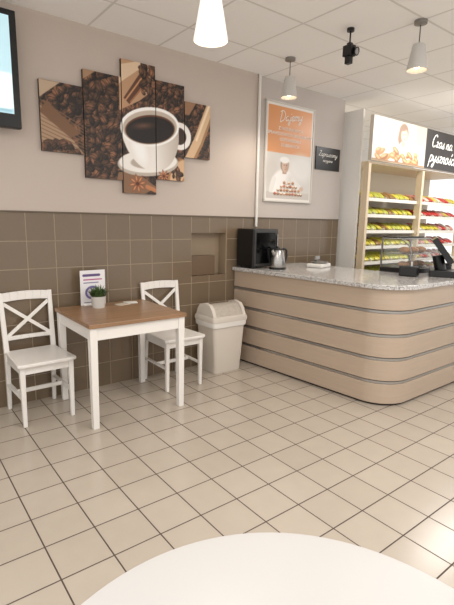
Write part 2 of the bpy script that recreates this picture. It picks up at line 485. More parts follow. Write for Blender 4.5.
# wooden scoop crossing the right-hand panels
A.poly([(2.23, 2.46), (2.36, 2.46), (2.28, 2.34), (2.23, 2.34)], (150, 112, 82))
A.line([(2.53, 2.47), (2.38, 2.12), (2.26, 1.90)], 0.105, (164, 122, 84))
A.line([(2.52, 2.47), (2.37, 2.13), (2.25, 1.92)], 0.078, (216, 182, 144))
A.line([(2.505, 2.47), (2.36, 2.14)], 0.022, (240, 216, 184))
A.ell(2.17, 1.83, 0.15, 0.085, (170, 126, 86), ang=.95); A.ell(2.175, 1.84, 0.13, 0.065, (214, 176, 136), ang=.95)
A.beans(14, 0.026, rng, 2.10, 2.2, 1.78, 1.89)
# saucer
tl = 0.19
A.ell(1.88, 1.895, 0.29, 0.105, (190, 178, 166), ang=tl*.6)
A.ell(1.88, 1.908, 0.275, 0.09, (242, 238, 232), ang=tl*.6)
A.ell(1.89, 1.905, 0.18, 0.055, (186, 173, 160), ang=tl*.6)
# handle
A.ell(2.185, 2.15, 0.115, 0.115, (244, 239, 234), ang=.3)
A.ell(2.18, 2.15, 0.070, 0.072, (56, 36, 26), ang=.3)
# body
body = ((A.Z-2.18) < tl*(A.X-1.91)).astype(float)
A.ell(1.90, 2.17, 0.27, 0.34, (242, 237, 231), clip=body, ang=tl)
sh = np.clip((A.X-1.93)/0.24, 0, 1)*body
A.ell(1.90, 2.17, 0.27, 0.34, (188, 175, 163), clip=sh*0.9, ang=tl)
A.ell(1.79, 2.02, 0.055, 0.13, (255, 254, 252), soft=0.05, clip=body, ang=0.3)
# rim and coffee
A.ell(1.90, 2.19, 0.28, 0.155, (253, 251, 248), ang=tl)
A.ell(1.90, 2.185, 0.257, 0.134, (196, 182, 168), ang=tl)
A.ell(1.90, 2.17, 0.236, 0.114, (96, 56, 32), ang=tl)
A.ell(1.90, 2.165, 0.225, 0.104, (22, 12, 9), ang=tl)
A.ell(1.83, 2.19, 0.08, 0.02, (96, 66, 48), soft=0.03, ang=tl)
# star anise and cinnamon sticks
for cx, cz, r in ((1.77, 1.72, .08), (2.02, 1.80, .055)):
    for k in range(8):
        a = k*pi/4+.2
        A.ell(cx+cos(a)*r*.55, cz+sin(a)*r*.5, r*.5, r*.17, (140, 84, 54), ang=a)
        A.ell(cx+cos(a)*r*.6, cz+sin(a)*r*.55, r*.25, r*.07, (208, 148, 104), ang=a)
    A.ell(cx, cz, r*.2, r*.18, (84, 44, 24))
A.line([(1.86, 1.70), (1.95, 1.67)], 0.035, (188, 124, 82))
M_print = paint_mat('canvas_print', 0.5)
labs = ['canvas panel of coffee beans and burlap, outermost short one', 'canvas panel densely printed with roasted coffee beans',
        'tallest canvas panel showing half a white coffee cup', 'canvas panel showing cup handle side and coffee beans',
        'short canvas panel with wooden scoop over coffee beans']
for (x0, x1, z0, z1), lb in zip([(1.01,1.325,1.91,2.40),(1.332,1.637,1.74,2.53),(1.644,1.945,1.64,2.67),(1.952,2.230,1.77,2.57),(2.237,2.51,1.98,2.45)], labs):
    o = art_panel('canvas_print', A, x0, x1, z0, z1, 0.03, M_print, None, ox=x0, oz=z0)
    o.location = (x0, WY-0.03, z0); o['label'] = lb; o['category'] = 'wall art'; o['group'] = 'five-part coffee picture'

# ------------------------------------------------------------ framed poster
P = Art(0, 0.72, 0, 1.0, 0.004, (226, 221, 214))
P.poly([(0.03, 0.50), (0.69, 0.50), (0.69, 0.965), (0.03, 0.965)], (214, 146, 92))
P.poly([(0.03, 0.03), (0.69, 0.03), (0.69, 0.50), (0.03, 0.50)], (208, 203, 197))
P.ell(0.54, 0.36, 0.2, 0.14, (224, 220, 215), soft=.10); P.ell(0.1, 0.3, 0.1, 0.16, (196, 190, 183), soft=.08)
P.poly([(0.03, 0.03), (0.69, 0.03), (0.69, 0.10), (0.03, 0.10)], (196, 189, 182))
# one person in pale clothes leaning over a tall stack of cakes
pale = (P.Z > .09).astype(float)
P.ell(0.29, 0.11, 0.21, 0.23, (232, 229, 225), soft=0.03, clip=pale)
P.ell(0.40, 0.14, 0.09, 0.15, (214, 209, 203), soft=0.06, clip=pale)
P.line([(0.14, 0.23), (0.10, 0.12)], 0.06, (222, 218, 213)); P.line([(0.42, 0.23), (0.54, 0.15)], 0.06, (222, 218, 213))
P.ell(0.56, 0.145, 0.032, 0.024, (204, 174, 154), soft=.01)
P.poly([(0.26, 0.29), (0.32, 0.29), (0.32, 0.35), (0.26, 0.35)], (180, 150, 130))
P.ell(0.29, 0.385, 0.064, 0.075, (150, 134, 120), soft=.012); P.ell(0.298, 0.372, 0.050, 0.066, (200, 170, 150), soft=.012)
P.ell(0.322, 0.365, 0.022, 0.045, (182, 150, 130), soft=.02)
P.ell(0.287, 0.435, 0.070, 0.034, (232, 229, 225), soft=.01)
P.ell(0.282, 0.382, 0.008, 0.005, (110, 86, 74)); P.ell(0.318, 0.382, 0.008, 0.005, (110, 86, 74))
P.line([(0.29, 0.338), (0.314, 0.340)], 0.006, (172, 124, 112))
rg2 = random.Random(3)
for lv, (cz0, hw) in enumerate(((.075, .20), (.115, .155), (.155, .11), (.195, .065))):
    P.poly([(.36-hw-.02, cz0-.016), (.36+hw+.02, cz0-.016), (.36+hw+.02, cz0-.008), (.36-hw-.02, cz0-.008)], (176, 166, 156))
    n = int(hw/.022)
    for k in range(n+1):
        cx = .36-hw+2*hw*k/max(1, n)+rg2.uniform(-.006, .006)
        P.ell(cx, cz0+.004, .021, .013, rg2.choice([(150, 98, 62), (178, 124, 82), (126, 80, 54)]))
        P.ell(cx, cz0+.013, .015, .009, rg2.choice([(238, 224, 202), (206, 106, 80), (240, 232, 220), (200, 150, 110)]))
po = empty('framed_poster', (3.24, WY+0.03, 1.645), 'white-framed poster, orange top above a cook with pastries', 'poster')
art_panel('print', P, 0, 0.72, 0, 1.0, 0.014, paint_mat('poster_print', 0.35), po, edge=(230, 225, 215), y=-0.014)
bm = new()
for a in ((-0.006, 0.010, 0, 1.0), (0.710, 0.726, 0, 1.0), (-0.006, 0.726, -0.006, 0.010), (-0.006, 0.726, 0.99, 1.006)):
    bx(bm, a[0], a[1], -0.022, 0, a[2], a[3])
finish('frame', bm, mat('frame_grey', (205, 200, 192), .4), po, bevel=0.002)
M_ink = mat('white_ink', (245, 240, 232), 0.5)
y = -0.0165
script_mesh('Dajemy', 0.105, 0.19, 0.815, y, .006, M_ink, po, slope=radians(8))
for k, s_ in enumerate(('Z NATURALNYCH', 'SPRAWDZONYCH SKŁADNIKÓW', 'ODPOWIEDNIO', 'DOBRANYCH')):
    text_mesh('lettering', s_, 0.044, 0.36, 0.735-.055*k, y, M_ink, po)

# small black sign
bs = empty('wall_sign', (4.02, WY+0.03, 2.03), 'small black wall sign with white handwritten lettering', 'sign')
bm = new(); bx(bm, 0, 0.42, -0.015, 0, 0, 0.25); finish('board', bm, M_black, bs, bevel=0.002)
script_mesh('Zapraszamy', 0.062, 0.04, 0.15, -0.017, .004, M_ink, bs)
script_mesh('na pyszne', 0.040, 0.12, 0.09, -0.017, .003, M_ink, bs)

# ------------------------------------------------------------ counter
CA = Vector((2.85, 3.553)); CB = Vector((2.955, 2.15)); CYF = 1.80; CR = 0.27
def cpath(o, n=20):
    d = (CB-CA).normalized(); nrm = Vector((d.y, -d.x))
    if nrm.x > 0: nrm = -nrm
    cyc = CYF+CR
    t = (cyc-(CA-nrm*CR).y)/d.y
    c = (CA-nrm*CR)+d*t
    a0 = atan2(nrm.y, nrm.x)
    if a0 < 0: a0 += 2*pi
    a1 = 1.5*pi
    s = CA+nrm*o
    pts = [(s.x+(3.553-s.y)/d.y*d.x, 3.553)]
    pts.append(tuple(CA+d*0.7+nrm*o))
    for i in range(n+1):
        a = a0+(a1-a0)*i/n
        pts.append((c.x+(CR+o)*cos(a), c.y+(CR+o)*sin(a)))
    pts += [(4.6, CYF-o), (6.4, CYF-o)]
    return pts
def csolid(bm, o, ix, iy, z0, z1):
    outer = cpath(o); inner = []
    for i, p in enumerate(outer):
        if i == 0: inner.append((ix, 3.553))
        elif i == 1: inner.append((ix, p[1]))
        elif i < len(outer)-2: inner.append((ix, iy))
        else: inner.append((p[0], iy))
    ribbon(bm, outer, inner, z0, z1)
ct = empty('service_counter', (3.0, 2.0, 0), 'curved beech-clad service counter with metal strips', 'counter')
inv = Matrix.Translation((-3.0, -2.0, 0))
def cfin(name, bm, m, **k):
    bmesh.ops.transform(bm, matrix=inv, verts=bm.verts[:]); return finish(name, bm, m, ct, **k)
bm = new(); csolid(bm, -0.022, 3.7, 2.45, 0.0, 0.934); cfin('carcass', bm, M_dark)
H0, HB, HS = 0.020, 0.1605, 0.0277
z = H0
for i in range(5):
    bm = new(); ribbon(bm, cpath(0.0), cpath(-0.021), z, z+HB); cfin('panel_band', bm, M_counter, smooth=True, bevel=0.003)
    z += HB
    if i < 4:
        bm = new(); ribbon(bm, cpath(-0.006), cpath(-0.021), z+0.003, z+HS-0.006); cfin('metal_strip', bm, M_strip, smooth=True, label='brushed aluminium strip')
        z += HS
# speckled granite top
mg = bpy.data.materials.new('granite'); mg.use_nodes = True
nt = mg.node_tree; b = nt.nodes['Principled BSDF']
tc = nt.nodes.new('ShaderNodeTexCoord'); vo = nt.nodes.new('ShaderNodeTexVoronoi'); vo.inputs['Scale'].default_value = 170
cr = nt.nodes.new('ShaderNodeValToRGB'); cr.color_ramp.interpolation = 'CONSTANT'
e = cr.color_ramp.elements
e[0].position = 0; e[0].color = lin((112, 109, 108)); e[1].position = 0.14; e[1].color = lin((160, 157, 154))
e.new(0.34).color = lin((198, 195, 192)); e.new(0.75).color = lin((214, 211, 208))
nt.links.new(tc.outputs['Object'], vo.inputs['Vector'])
sc_ = nt.nodes.new('ShaderNodeSeparateColor'); nt.links.new(vo.outputs['Color'], sc_.inputs[0])
nt.links.new(sc_.outputs[0], cr.inputs[0]); nt.links.new(cr.outputs[0], b.inputs['Base Color'])
b.inputs['Roughness'].default_value = 0.12
CT = 0.97
bm = new(); csolid(bm, 0.03, 3.85, 2.58, 0.935, CT)
finish('countertop', bm, mg, smooth=False, bevel=0.004, label='speckled light grey granite worktop following the curved counter', category='countertop')

# ------------------------------------------------------------ items on the counter
ov = empty('mini_oven', (3.03, 3.41, CT), 'glossy black box-shaped countertop appliance beside the wall', 'oven')
bm = new(); bx(bm, -0.165, 0.165, -0.12, 0.13, 0.015, 0.385); finish('body', bm, M_black, ov, bevel=0.008)
bm = new(); bx(bm, -0.155, 0.155, -0.130, -0.121, 0.025, 0.375); finish('door', bm, mat('oven_frame', (58, 57, 56), 0.35), ov, bevel=0.003)
bm = new(); bx(bm, -0.135, 0.115, -0.134, -0.1305, 0.05, 0.35); finish('window', bm, mat('oven_glass', (9, 9, 10), 0.1), ov, bevel=0.001)
bm = new(); bx(bm, 0.128, 0.140, -0.150, -0.131, 0.07, 0.33); finish('handle', bm, M_steel, ov, bevel=0.002)
for x in (-.13, .13):
    for yy in (-.09, .10):
        bm = new(); cy(bm, (x, yy, 0), (x, yy, 0.016), 0.015, seg=12); finish('foot', bm, M_black, ov)

ke = empty('kettle', (3.08, 3.165, CT), 'brushed steel electric kettle with black handle', 'kettle')
bm = new(); lathe(bm, [(0, 0.02), (0.075, 0.02), (0.078, 0.03), (0.07, 0.10), (0.058, 0.165), (0.05, 0.185)], 32); finish('body', bm, M_steel, ke, smooth=True)
bm = new(); lathe(bm, [(0, 0), (0.08, 0), (0.08, 0.018), (0.05, 0.022), (0, 0.022)], 32); finish('base', bm, M_black, ke, smooth=True)
bm = new(); lathe(bm, [(0.05, 0.184), (0.048, 0.195), (0.02, 0.205), (0.012, 0.22), (0, 0.222)], 24); finish('lid', bm, M_black, ke, smooth=True)
bm = new(); tube(bm, [(0.045, 0, 0.185), (0.085, 0, 0.20), (0.115, 0, 0.18), (0.12, 0, 0.12), (0.10, 0, 0.07), (0.075, 0, 0.05)], 0.011); finish('handle', bm, M_black, ke, smooth=True)
bm = new(); cy(bm, (-0.045, 0, 0.145), (-0.085, 0, 0.185), 0.024, 0.012, seg=16); finish('spout', bm, M_steel, ke, smooth=True)

sc = empty('kitchen_scale', (3.62, 3.10, CT), 'small grey-white scale with tray and raised display', 'scale', rot=0.3)
bm = new(); bx(bm, -0.12, 0.12, -0.08, 0.09, 0, 0.04); finish('body', bm, M_whitepl, sc, bevel=0.012, seg=3)
bm = new(); lathe(bm, [(0, 0.041), (0.075, 0.041), (0.095, 0.062), (0.090, 0.062), (0.07, 0.047), (0, 0.047)], 28); finish('tray', bm, M_steel, sc, smooth=True)
bm = new(); bar(bm, (0.10, 0.075, 0.03), (0.10, 0.075, 0.085), .02, .02); bar(bm, (0.05, 0.070, 0.088), (0.15, 0.070, 0.088), .035, .02); finish('display', bm, mat('scale_grey', (150, 150, 148), .4), sc, bevel=.003)

# glass snack display case
M_glass = mat('clear_glass', (205, 215, 215), 0.02, alpha=0.2)
dc = empty('display_case', (4.13, 2.38, CT), 'curved clear glass display case with slim metal frame', 'display case')
bm = new(); bx(bm, -0.26, 0.26, -0.17, 0.17, 0, 0.045); finish('base', bm, M_black, dc, bevel=0.005)
bm = new()
for x in (-.255, .255):
    bar(bm, (x, 0.16, 0.04), (x, 0.16, 0.32), 0.014, 0.014)
    tube(bm, [(x, -0.16, 0.04), (x, -0.155, 0.18), (x, -0.12, 0.26), (x, -0.04, 0.32), (x, 0.16, 0.32)], 0.007, 8)
bar(bm, (-.255, .16, .32), (.255, .16, .32), .018, .016)
bar(bm, (-.255, -.04, .32), (.255, -.04, .32), .012, .012)
finish('frame', bm, mat('case_frame', (150, 148, 145), .3, .7), dc)
bm = new(); bx(bm, -.25, .25, .02, .165, .322, .338); finish('lid', bm, M_black, dc, bevel=.004)
bm = new()
cur = [(-0.155, 0.05), (-0.15, 0.18), (-0.115, 0.258), (-0.04, 0.313), (0.145, 0.313)]
for (a, c), (a2, c2) in zip(cur, cur[1:]):
    bm.faces.new([bm.verts.new(p) for p in ((-.24, a, c), (.24, a, c), (.24, a2, c2), (-.24, a2, c2))])
for x in (-.24, .24):
    bm.faces.new([bm.verts.new((x, a, c)) for a, c in cur+[(.145, .05)]])
finish('glass', bm, M_glass, dc)
bm = new(); bx(bm, -.23, .23, -.11, .14, .175, .182); finish('shelf', bm, M_steel, dc)
M_bun = mat('bun', (176, 118, 62), 0.6, noise=.2)
for k in range(6):
    bm = new(); bmesh.ops.create_uvsphere(bm, u_segments=16, v_segments=10, radius=1)
    bmesh.ops.transform(bm, matrix=Matrix.Diagonal((.045, .06, .03, 1)), verts=bm.verts[:])
    sh_ = k % 2
    o = finish('bread_roll', bm, M_bun, smooth=True, label='golden bread roll inside the glass case', category='bread', group='bread rolls in the glass case')
    o.location = (4.13-.14+(k//2)*.14, 2.37, CT+(.182+.03 if sh_ else .045+.03))

# till
ti = empty('till', (4.02, 1.99, CT), 'black point-of-sale terminal with tilted screen on stand', 'cash register', rot=0.5)
ti.scale = (1.2, 1.2, 1.15)
bm = new(); bx(bm, -.12, .12, -.1, .1, 0, .05); cy(bm, (0, 0.02, .04), (0, 0.05, .16), .04, seg=16); finish('stand', bm, M_black, ti, bevel=.004)
bm = new(); bx(bm, -.15, .15, -.022, .022, -.11, .11)
bmesh.ops.transform(bm, matrix=Matrix.Translation((0, 0.02, .2)) @ Matrix.Rotation(radians(-35), 4, 'X'), verts=bm.verts[:])
finish('screen', bm, M_gloss, ti, bevel=.005)
bm = new(); bx(bm, .13, .2, -.06, .06, 0, .09); finish('card_reader', bm, mat('charcoal', (50, 50, 52), 0.4), ti, bevel=.01)
rp = empty('receipt_printer', (3.72, 2.15, CT), 'small black receipt printer on the worktop', 'printer', rot=0.3)
bm = new(); bx(bm, -.06, .06, -.075, .075, 0, .09); finish('body', bm, M_black, rp, bevel=.012, seg=3)
bm = new(); bx(bm, -.03, .03, -.02, -.019, .09, .13); finish('paper', bm, M_wh_matte, rp)

# ------------------------------------------------------------ swing-top bin
bn = empty('waste_bin', (2.54, 3.36, 0), 'off-white plastic swing-top waste bin between table and counter', 'bin')
bn.scale = (1.0, .96, .97)
def rrect(w, d, r, n=5):
    pts = []
    for cx, cyy, a0 in ((w/2-r, d/2-r, 0), (-w/2+r, d/2-r, pi/2), (-w/2+r, -d/2+r, pi), (w/2-r, -d/2+r, 1.5*pi)):
        for i in range(n+1):
            a = a0+pi/2*i/n; pts.append((cx+r*cos(a), cyy+r*sin(a)))
    return pts
def loft(bm, secs, cap0=True, cap1=True):
    rings = [[bm.verts.new((x, yy+oy, zz)) for x, yy in rrect(w, d, r)] for w, d, r, zz, oy in secs]
    for a, b2 in zip(rings, rings[1:]):
        n = len(a)
        for i in range(n):
            j = (i+1) % n; bm.faces.new((a[i], a[j], b2[j], b2[i]))
    if cap0: bm.faces.new(rings[0][::-1])
    if cap1: bm.faces.new(rings[-1])
bm = new(); loft(bm, [(.30,.25,.03,0,0),(.31,.26,.03,.01,0),(.375,.31,.035,.50,0),(.39,.325,.035,.505,0),(.39,.325,.035,.53,0)]); finish('body', bm, mat('bin_plastic', (216, 207, 196), .4), bn, smooth=True)
bm = new(); loft(bm, [(.405,.345,.03,.515,0),(.41,.35,.03,.535,0),(.40,.34,.03,.56,0),(.385,.32,.03,.568,0)])
for sx in (-1, 1):
    pr = [(-.15, .565), (-.12, .63), (-.08, .675), (0, .69), (.08, .675), (.12, .63), (.15, .565)]
    a_ = [bm.verts.new((sx*.19, p[0], p[1])) for p in pr]; b_ = [bm.verts.new((sx*.155, p[0], p[1])) for p in pr]
    bm.faces.new(a_); bm.faces.new(b_[::-1])
    for i in range(len(pr)-1): bm.faces.new((a_[i], a_[i+1], b_[i+1], b_[i]))
    bm.faces.new((a_[0], b_[0], b_[-1], a_[-1]))
finish('lid', bm, mat('bin_lid', (210, 202, 192), .4), bn, smooth=True)
bm = new()
pr = [(-.14, .566), (-.115, .612), (-.07, .662), (0, .677), (.07, .662), (.115, .612), (.14, .566)]
a_ = [bm.verts.new((-.152, p[0], p[1])) for p in pr]; b_ = [bm.verts.new((.152, p[0], p[1])) for p in pr]
bm.faces.new(a_); bm.faces.new(b_[::-1])
for i in range(len(pr)-1): bm.faces.new((a_[i], a_[i+1], b_[i+1], b_[i]))
finish('swing_flap', bm, mat('flap', (180, 171, 160), .4, noise=.25, nscale=40), bn, smooth=True, label='mottled grey-beige swing flap')
bm = new(); loft(bm, [(.392,.332,.035,.465,0),(.398,.338,.035,.485,0),(.400,.340,.035,.522,0)], False, False); finish('liner_rim', bm, mat('liner', (232, 229, 224), .3), bn, smooth=True)

# ------------------------------------------------------------ chairs
def make_chair(loc, rot, label):
    c = empty('dining_chair', loc, label, 'chair', rot)
    bm = new()
    prism(bm, [(-.20,-.21),(-.17,-.225),(.17,-.225),(.20,-.21),(.18,.17),(.15,.19),(-.15,.19),(-.18,.17)], .43, .455)
    finish('seat', bm, M_white, c, bevel=.008, seg=3)
    for sx in (-1, 1):
        bm = new(); bar(bm, (sx*.165,-.18,0), (sx*.165,-.18,.43), .026,.026,.036,.036); finish('leg', bm, M_white, c, bevel=.004)
        bm = new(); bar(bm, (sx*.165,.215,0), (sx*.165,.185,.435), .026,.028,.034,.036); finish('leg', bm, M_white, c, bevel=.004)
    bm = new()
    bx(bm, -.15, .15, -.19, -.172, .375, .43); bx(bm, -.15, .15, .172, .19, .375, .43)
    for sx in (-1, 1): bx(bm, sx*.165-.009, sx*.165+.009, -.165, .17, .375, .43)
    finish('apron', bm, M_white, c)
    for sx in (-1, 1):
        bm = new(); bar(bm, (sx*.165,-.17,.20), (sx*.165,.195,.20), .03,.016); finish('stretcher', bm, M_white, c, bevel=.003)
    bm = new(); bar(bm, (-.157,.0,.20), (.157,.0,.20), .03,.016); finish('stretcher', bm, M_white, c, bevel=.003)
    bm = new()
    for sx in (-1, 1):
        bar(bm, (sx*.168,.182,.44), (sx*.175,.235,.88), .036,.026,.03,.022)
        bar(bm, (-sx*.155,.199,.555), (sx*.16,.228,.80), .026,.014)
    n = 6
    for z0_, h_ in ((.845, .065), (.545, .03)):
        for k in range(n):
            x0_ = -.165+.33*k/n; x1_ = -.165+.33*(k+1)/n
            f = lambda x: (.232 if z0_ > .7 else .197)+.012*(1-(x/.165)**2)
            zc = lambda x: z0_+(0.008*(1-(x/.165)**2) if z0_ > .7 else 0)
            bar(bm, (x0_, f(x0_), zc(x0_)), (x1_, f(x1_), zc(x1_)), h_, .018)
    finish('backrest', bm, M_white, c, bevel=.003, label='cross-back backrest')
    return c
ch = make_chair((.84, 3.30, 0), radians(2), 'white painted wooden cross-back chair against the tiled wall')
ch['group'] = 'white cafe chairs'
ch2 = copy_thing(ch, (1.97, 3.30, 0), radians(0))
ch2['label'] = 'white painted wooden cross-back chair between table and bin'

# ------------------------------------------------------------ table
tb = empty('dining_table', (1.405, 3.14, 0), 'small table with brown wood top and white legs', 'table')
TW, TD = .375, .36
bm = new(); bx(bm, -TW, TW, -TD, TD, .712, .74); finish('table_top', bm, M_tabletop, tb, bevel=.004, label='brown wooden top')
for sx in (-1, 1):
    for sy in (-1, 1):
        bm = new(); bar(bm, (sx*(TW-.035), sy*(TD-.04), 0), (sx*(TW-.035), sy*(TD-.04), .712), .042,.042,.052,.052); finish('leg', bm, M_white, tb, bevel=.003)
bm = new()
bx(bm, -TW+.06, TW-.06, -TD+.022, -TD+.04, .625, .711); bx(bm, -TW+.06, TW-.06, TD-.04, TD-.022, .625, .711)
bx(bm, -TW+.022, -TW+.04, -TD+.06, TD-.06, .625, .711); bx(bm, TW-.04, TW-.022, -TD+.06, TD-.06, .625, .711)
finish('apron', bm, M_white, tb)

# plant
pl = empty('potted_plant', (1.32, 3.34, .74), 'small artificial grass plant in a pale grey pot', 'plant')
bm = new(); lathe(bm, [(0, 0), (.046, 0), (.058, .085), (.06, .09), (.053, .09), (.05, .076), (0, .076)], 24); finish('pot', bm, mat('pot', (206, 203, 198), .6), pl, smooth=True)
bm = new()
for k in range(220):
    a = random.uniform(0, 2*pi); r = random.uniform(0, .044); sp = random.uniform(.1, 1.0); h = random.uniform(.055, .11)
    p = Vector((r*cos(a), r*sin(a), .074)); d = Vector((cos(a)*sp, sin(a)*sp, 1)).normalized(); s = Vector((-sin(a), cos(a), 0))*.0045
    q = p+d*h*.6; t = p+d*h+Vector((cos(a), sin(a), -.6))*.012*sp
    v = [bm.verts.new(x) for x in (p-s, p+s, q+s, q-s, t)]
    bm.faces.new((v[0], v[1], v[2], v[3])); bm.faces.new((v[3], v[2], v[4]))
finish('foliage', bm, mat('grass_green', (72, 98, 50), .6, noise=.4, nscale=60), pl)

# table card with print
C_ = Art(0, .21, 0, .28, .003, (232, 230, 232))
C_.ell(.10, .10, .062, .055, (110, 100, 160)); C_.ell(.10, .10, .045, .038, (222, 216, 230)); C_.ell(.11, .09, .025, .03, (176, 90, 140))
C_.poly([(.12, .02), (.19, .02), (.19, .10), (.15, .12)], (150, 140, 170))
C_.line([(.03, .24), (.16, .24)], .02, (90, 70, 120)); C_.line([(.03, .205), (.18, .205)], .010, (176, 80, 130)); C_.line([(.03, .18), (.15, .18)], .008, (120, 110, 150))
C_.line([(.03, .022), (.10, .022)], .007, (120, 120, 130))
cd = empty('table_card', (1.225, 3.465, .74), 'white menu card with blue and magenta print in upright holder', 'menu card', rot=radians(3))
art_panel('print', C_, 0, .21, 0, .28, .002, paint_mat('card_print', .4), cd, edge=(230, 230, 230), y=0)
bm = new(); bx(bm, .02, .19, -.02, .03, 0, .006); finish('holder', bm, M_wh_matte, cd)
for i, (x, yy, r) in enumerate(((1.53, 3.36, .2), (1.62, 3.40, -.3))):
    bm = new(); bx(bm, -.055, .055, -.04, .04, 0, .003)
    finish('leaflet', bm, M_wh_matte if i else mat('leaflet_paper', (206, 196, 180), .6), loc=(x, yy, .7402), rot=r, label='folded paper leaflet lying on the table', category='leaflet', group='leaflets on the table')

# ------------------------------------------------------------ white round table
rt = empty('round_table', (.37, .29, 0), 'glossy white round pedestal table', 'table')
bm = new(); lathe(bm, [(0, .712), (.425, .712), (.438, .718), (.44, .728), (.437, .738), (.43, .74), (0, .74)], 96); finish('table_top', bm, mat('white_laminate', (198, 196, 194), .35), rt, smooth=True)
bm = new(); cy(bm, (0, 0, .02), (0, 0, .712), .035); finish('pedestal', bm, M_steel, rt, smooth=True)
bm = new(); lathe(bm, [(0, 0), (.24, 0), (.24, .012), (.05, .03), (0, .03)], 48); finish('base', bm, M_steel, rt, smooth=True)

# ------------------------------------------------------------ pendant lamps
M_bulb = mat('bulb', (255, 240, 220), .4, emis=(255, 228, 190), es=10)
def pendant(loc, drop, label, M_shade):
    e = empty('pendant_lamp', (loc[0], loc[1], CEIL), label, 'lamp'); e['group'] = 'white pendant lamps'
    bm = new(); lathe(bm, [(0, 0), (.045, 0), (.045, -.022), (.012, -.03), (0, -.03)][::-1], 24); finish('canopy', bm, mat('canopy_grey', (130, 126, 120), .4), e, smooth=True)
    bm = new(); cy(bm, (0, 0, -.02), (0, 0, -drop+.17), .0035, seg=8); finish('cord', bm, M_black, e)
    bm = new(); lathe(bm, [(.004, .176), (.040, .174), (.043, .168), (.074, 0), (.071, 0), (.040, .164), (.004, .166)], 32, (0, 0, -drop)); finish('lamp_shade', bm, M_shade, e, smooth=True)
    bm = new(); bmesh.ops.create_uvsphere(bm, u_segments=16, v_segments=10, radius=.032); bmesh.ops.translate(bm, verts=bm.verts[:], vec=(0, 0, -drop+.045)); finish('bulb', bm, M_bulb, e, smooth=True)
    l = bpy.data.lights.new('lamp_light', 'SPOT'); l.energy = 22; l.color = (1, .91, .80); l.shadow_soft_size = .05; l.spot_size = radians(150); l.spot_blend = .8
    lo = bpy.data.objects.new('lamp_light', l); COL.objects.link(lo); lo.parent = e; lo.location = (0, 0, -drop-.01)
    return e
pendant((1.20, 1.69), .675, 'white conical pendant lamp hanging low over the cafe area', mat('lamp_shade_glow', (240, 238, 234), .5, emis=(255, 244, 230), es=.5))
M_shg = mat('lamp_shade_grey', (182, 179, 175), .5, emis=(255, 242, 225), es=.06)
pendant((3.03, 3.05), .33, 'pale grey conical pendant lamp over the wall end of counter', M_shg)
pendant((3.20, 1.93), .33, 'pale grey conical pendant lamp over the curved counter corner', M_shg)

# black camera-like ceiling device
sp = empty('ceiling_camera', (2.93, 2.33, CEIL), 'small black ceiling camera on a short bracket', 'security camera')
sp.scale = (.78, .78, 1.05)
bm = new(); lathe(bm, [(0, -.02), (.035, -.02), (.035, 0), (0, 0)], 20); finish('mount', bm, M_black, sp, smooth=True)
bm = new(); cy(bm, (0, 0, -.02), (0, 0, -.10), .008, seg=12); bx(bm, -.02, .02, -.02, .02, -.115, -.095); finish('bracket', bm, M_black, sp)
bm = new(); bx(bm, -.042, .042, -.045, .05, -.185, -.112); bx(bm, -.03, .022, -.03, .03, -.235, -.185); finish('body', bm, M_black, sp, bevel=.005)
bm = new(); cy(bm, (.012, -.04, -.15), (.005, -.085, -.165), .026, .03, seg=20); finish('lens_barrel', bm, M_black, sp, smooth=True)
bm = new(); cy(bm, (.005, -.0851, -.1651), (.0049, -.0866, -.1655), .022, seg=20); finish('lens', bm, mat('lens_grey', (150, 150, 150), .1), sp)

# ------------------------------------------------------------ bread display shelving
SX, SY = 4.66, 3.30
ZT = 2.13
sh = empty('display_shelving', (SX, SY, 0), 'tall pale bakery shelving with maple posts and slanted trays', 'shelf')
BW = 1.20
for i in range(3):
    bm = new(); bx(bm, i*BW-.025, i*BW+.025, 0, .09, 0, ZT); finish('post', bm, M_maple, sh, bevel=.004)
bm = new(); bx(bm, 0, 2*BW, .56, .6, 0, ZT); finish('back_panel', bm, mat('cream_back', (214, 204, 186), .6), sh)
bm = new(); bx(bm, -.0, 2*BW+.03, .03, .56, ZT, ZT+.025); finish('top_panel', bm, M_maple, sh)
for k in range(2):
    bm = new(); bx(bm, k*BW+.026, (k+1)*BW-.026, .03, .5, 0, .70); finish('plinth', bm, mat('plinth_cream', (214, 204, 188), .5), sh)
rows = [.73, .925, 1.12, 1.315, 1.51, 1.705]
DEP = .30; RISE = .06
M_shelfw = mat('shelf_white', (222, 215, 202), .5)
for bi in range(2):
    for z_ in rows:
        bm = new()
        xa, xb = bi*BW+.028, (bi+1)*BW-.028
        v = [bm.verts.new(p) for p in [(xa,.06,z_),(xb,.06,z_),(xb,.06+DEP,z_+RISE),(xa,.06+DEP,z_+RISE),
             (xa,.06,z_+.012),(xb,.06,z_+.012),(xb,.06+DEP,z_+RISE+.012),(xa,.06+DEP,z_+RISE+.012)]]
        for f in [(0,3,2,1),(4,5,6,7),(0,1,5,4),(1,2,6,5),(2,3,7,6),(3,0,4,7)]: bm.faces.new([v[k] for k in f])
        bx(bm, xa, xb, .06+DEP, .555, z_+RISE, z_+RISE+.012)
        for k in range(1, 5):       # bin dividers
            xd = xa+(xb-xa)*k/5
            w = [bm.verts.new(p) for p in [(xd-.003,.062,z_+.012),(xd-.003,.06+DEP,z_+RISE+.012),(xd-.003,.06+DEP,z_+RISE+.075),(xd-.003,.062,z_+.05),
                                           (xd+.003,.062,z_+.012),(xd+.003,.06+DEP,z_+RISE+.012),(xd+.003,.06+DEP,z_+RISE+.075),(xd+.003,.062,z_+.05)]]
            for f in [(0,1,2,3),(7,6,5,4),(0,3,7,4),(1,5,6,2),(3,2,6,7),(0,4,5,1)]: bm.faces.new([w[q] for q in f])
        finish('shelf', bm, M_shelfw, sh)
        bm = new(); bx(bm, xa, xb, .045, .058, z_-.006, z_+.034); finish('price_rail', bm, mat('rail_white', (234, 230, 220), .5), sh)
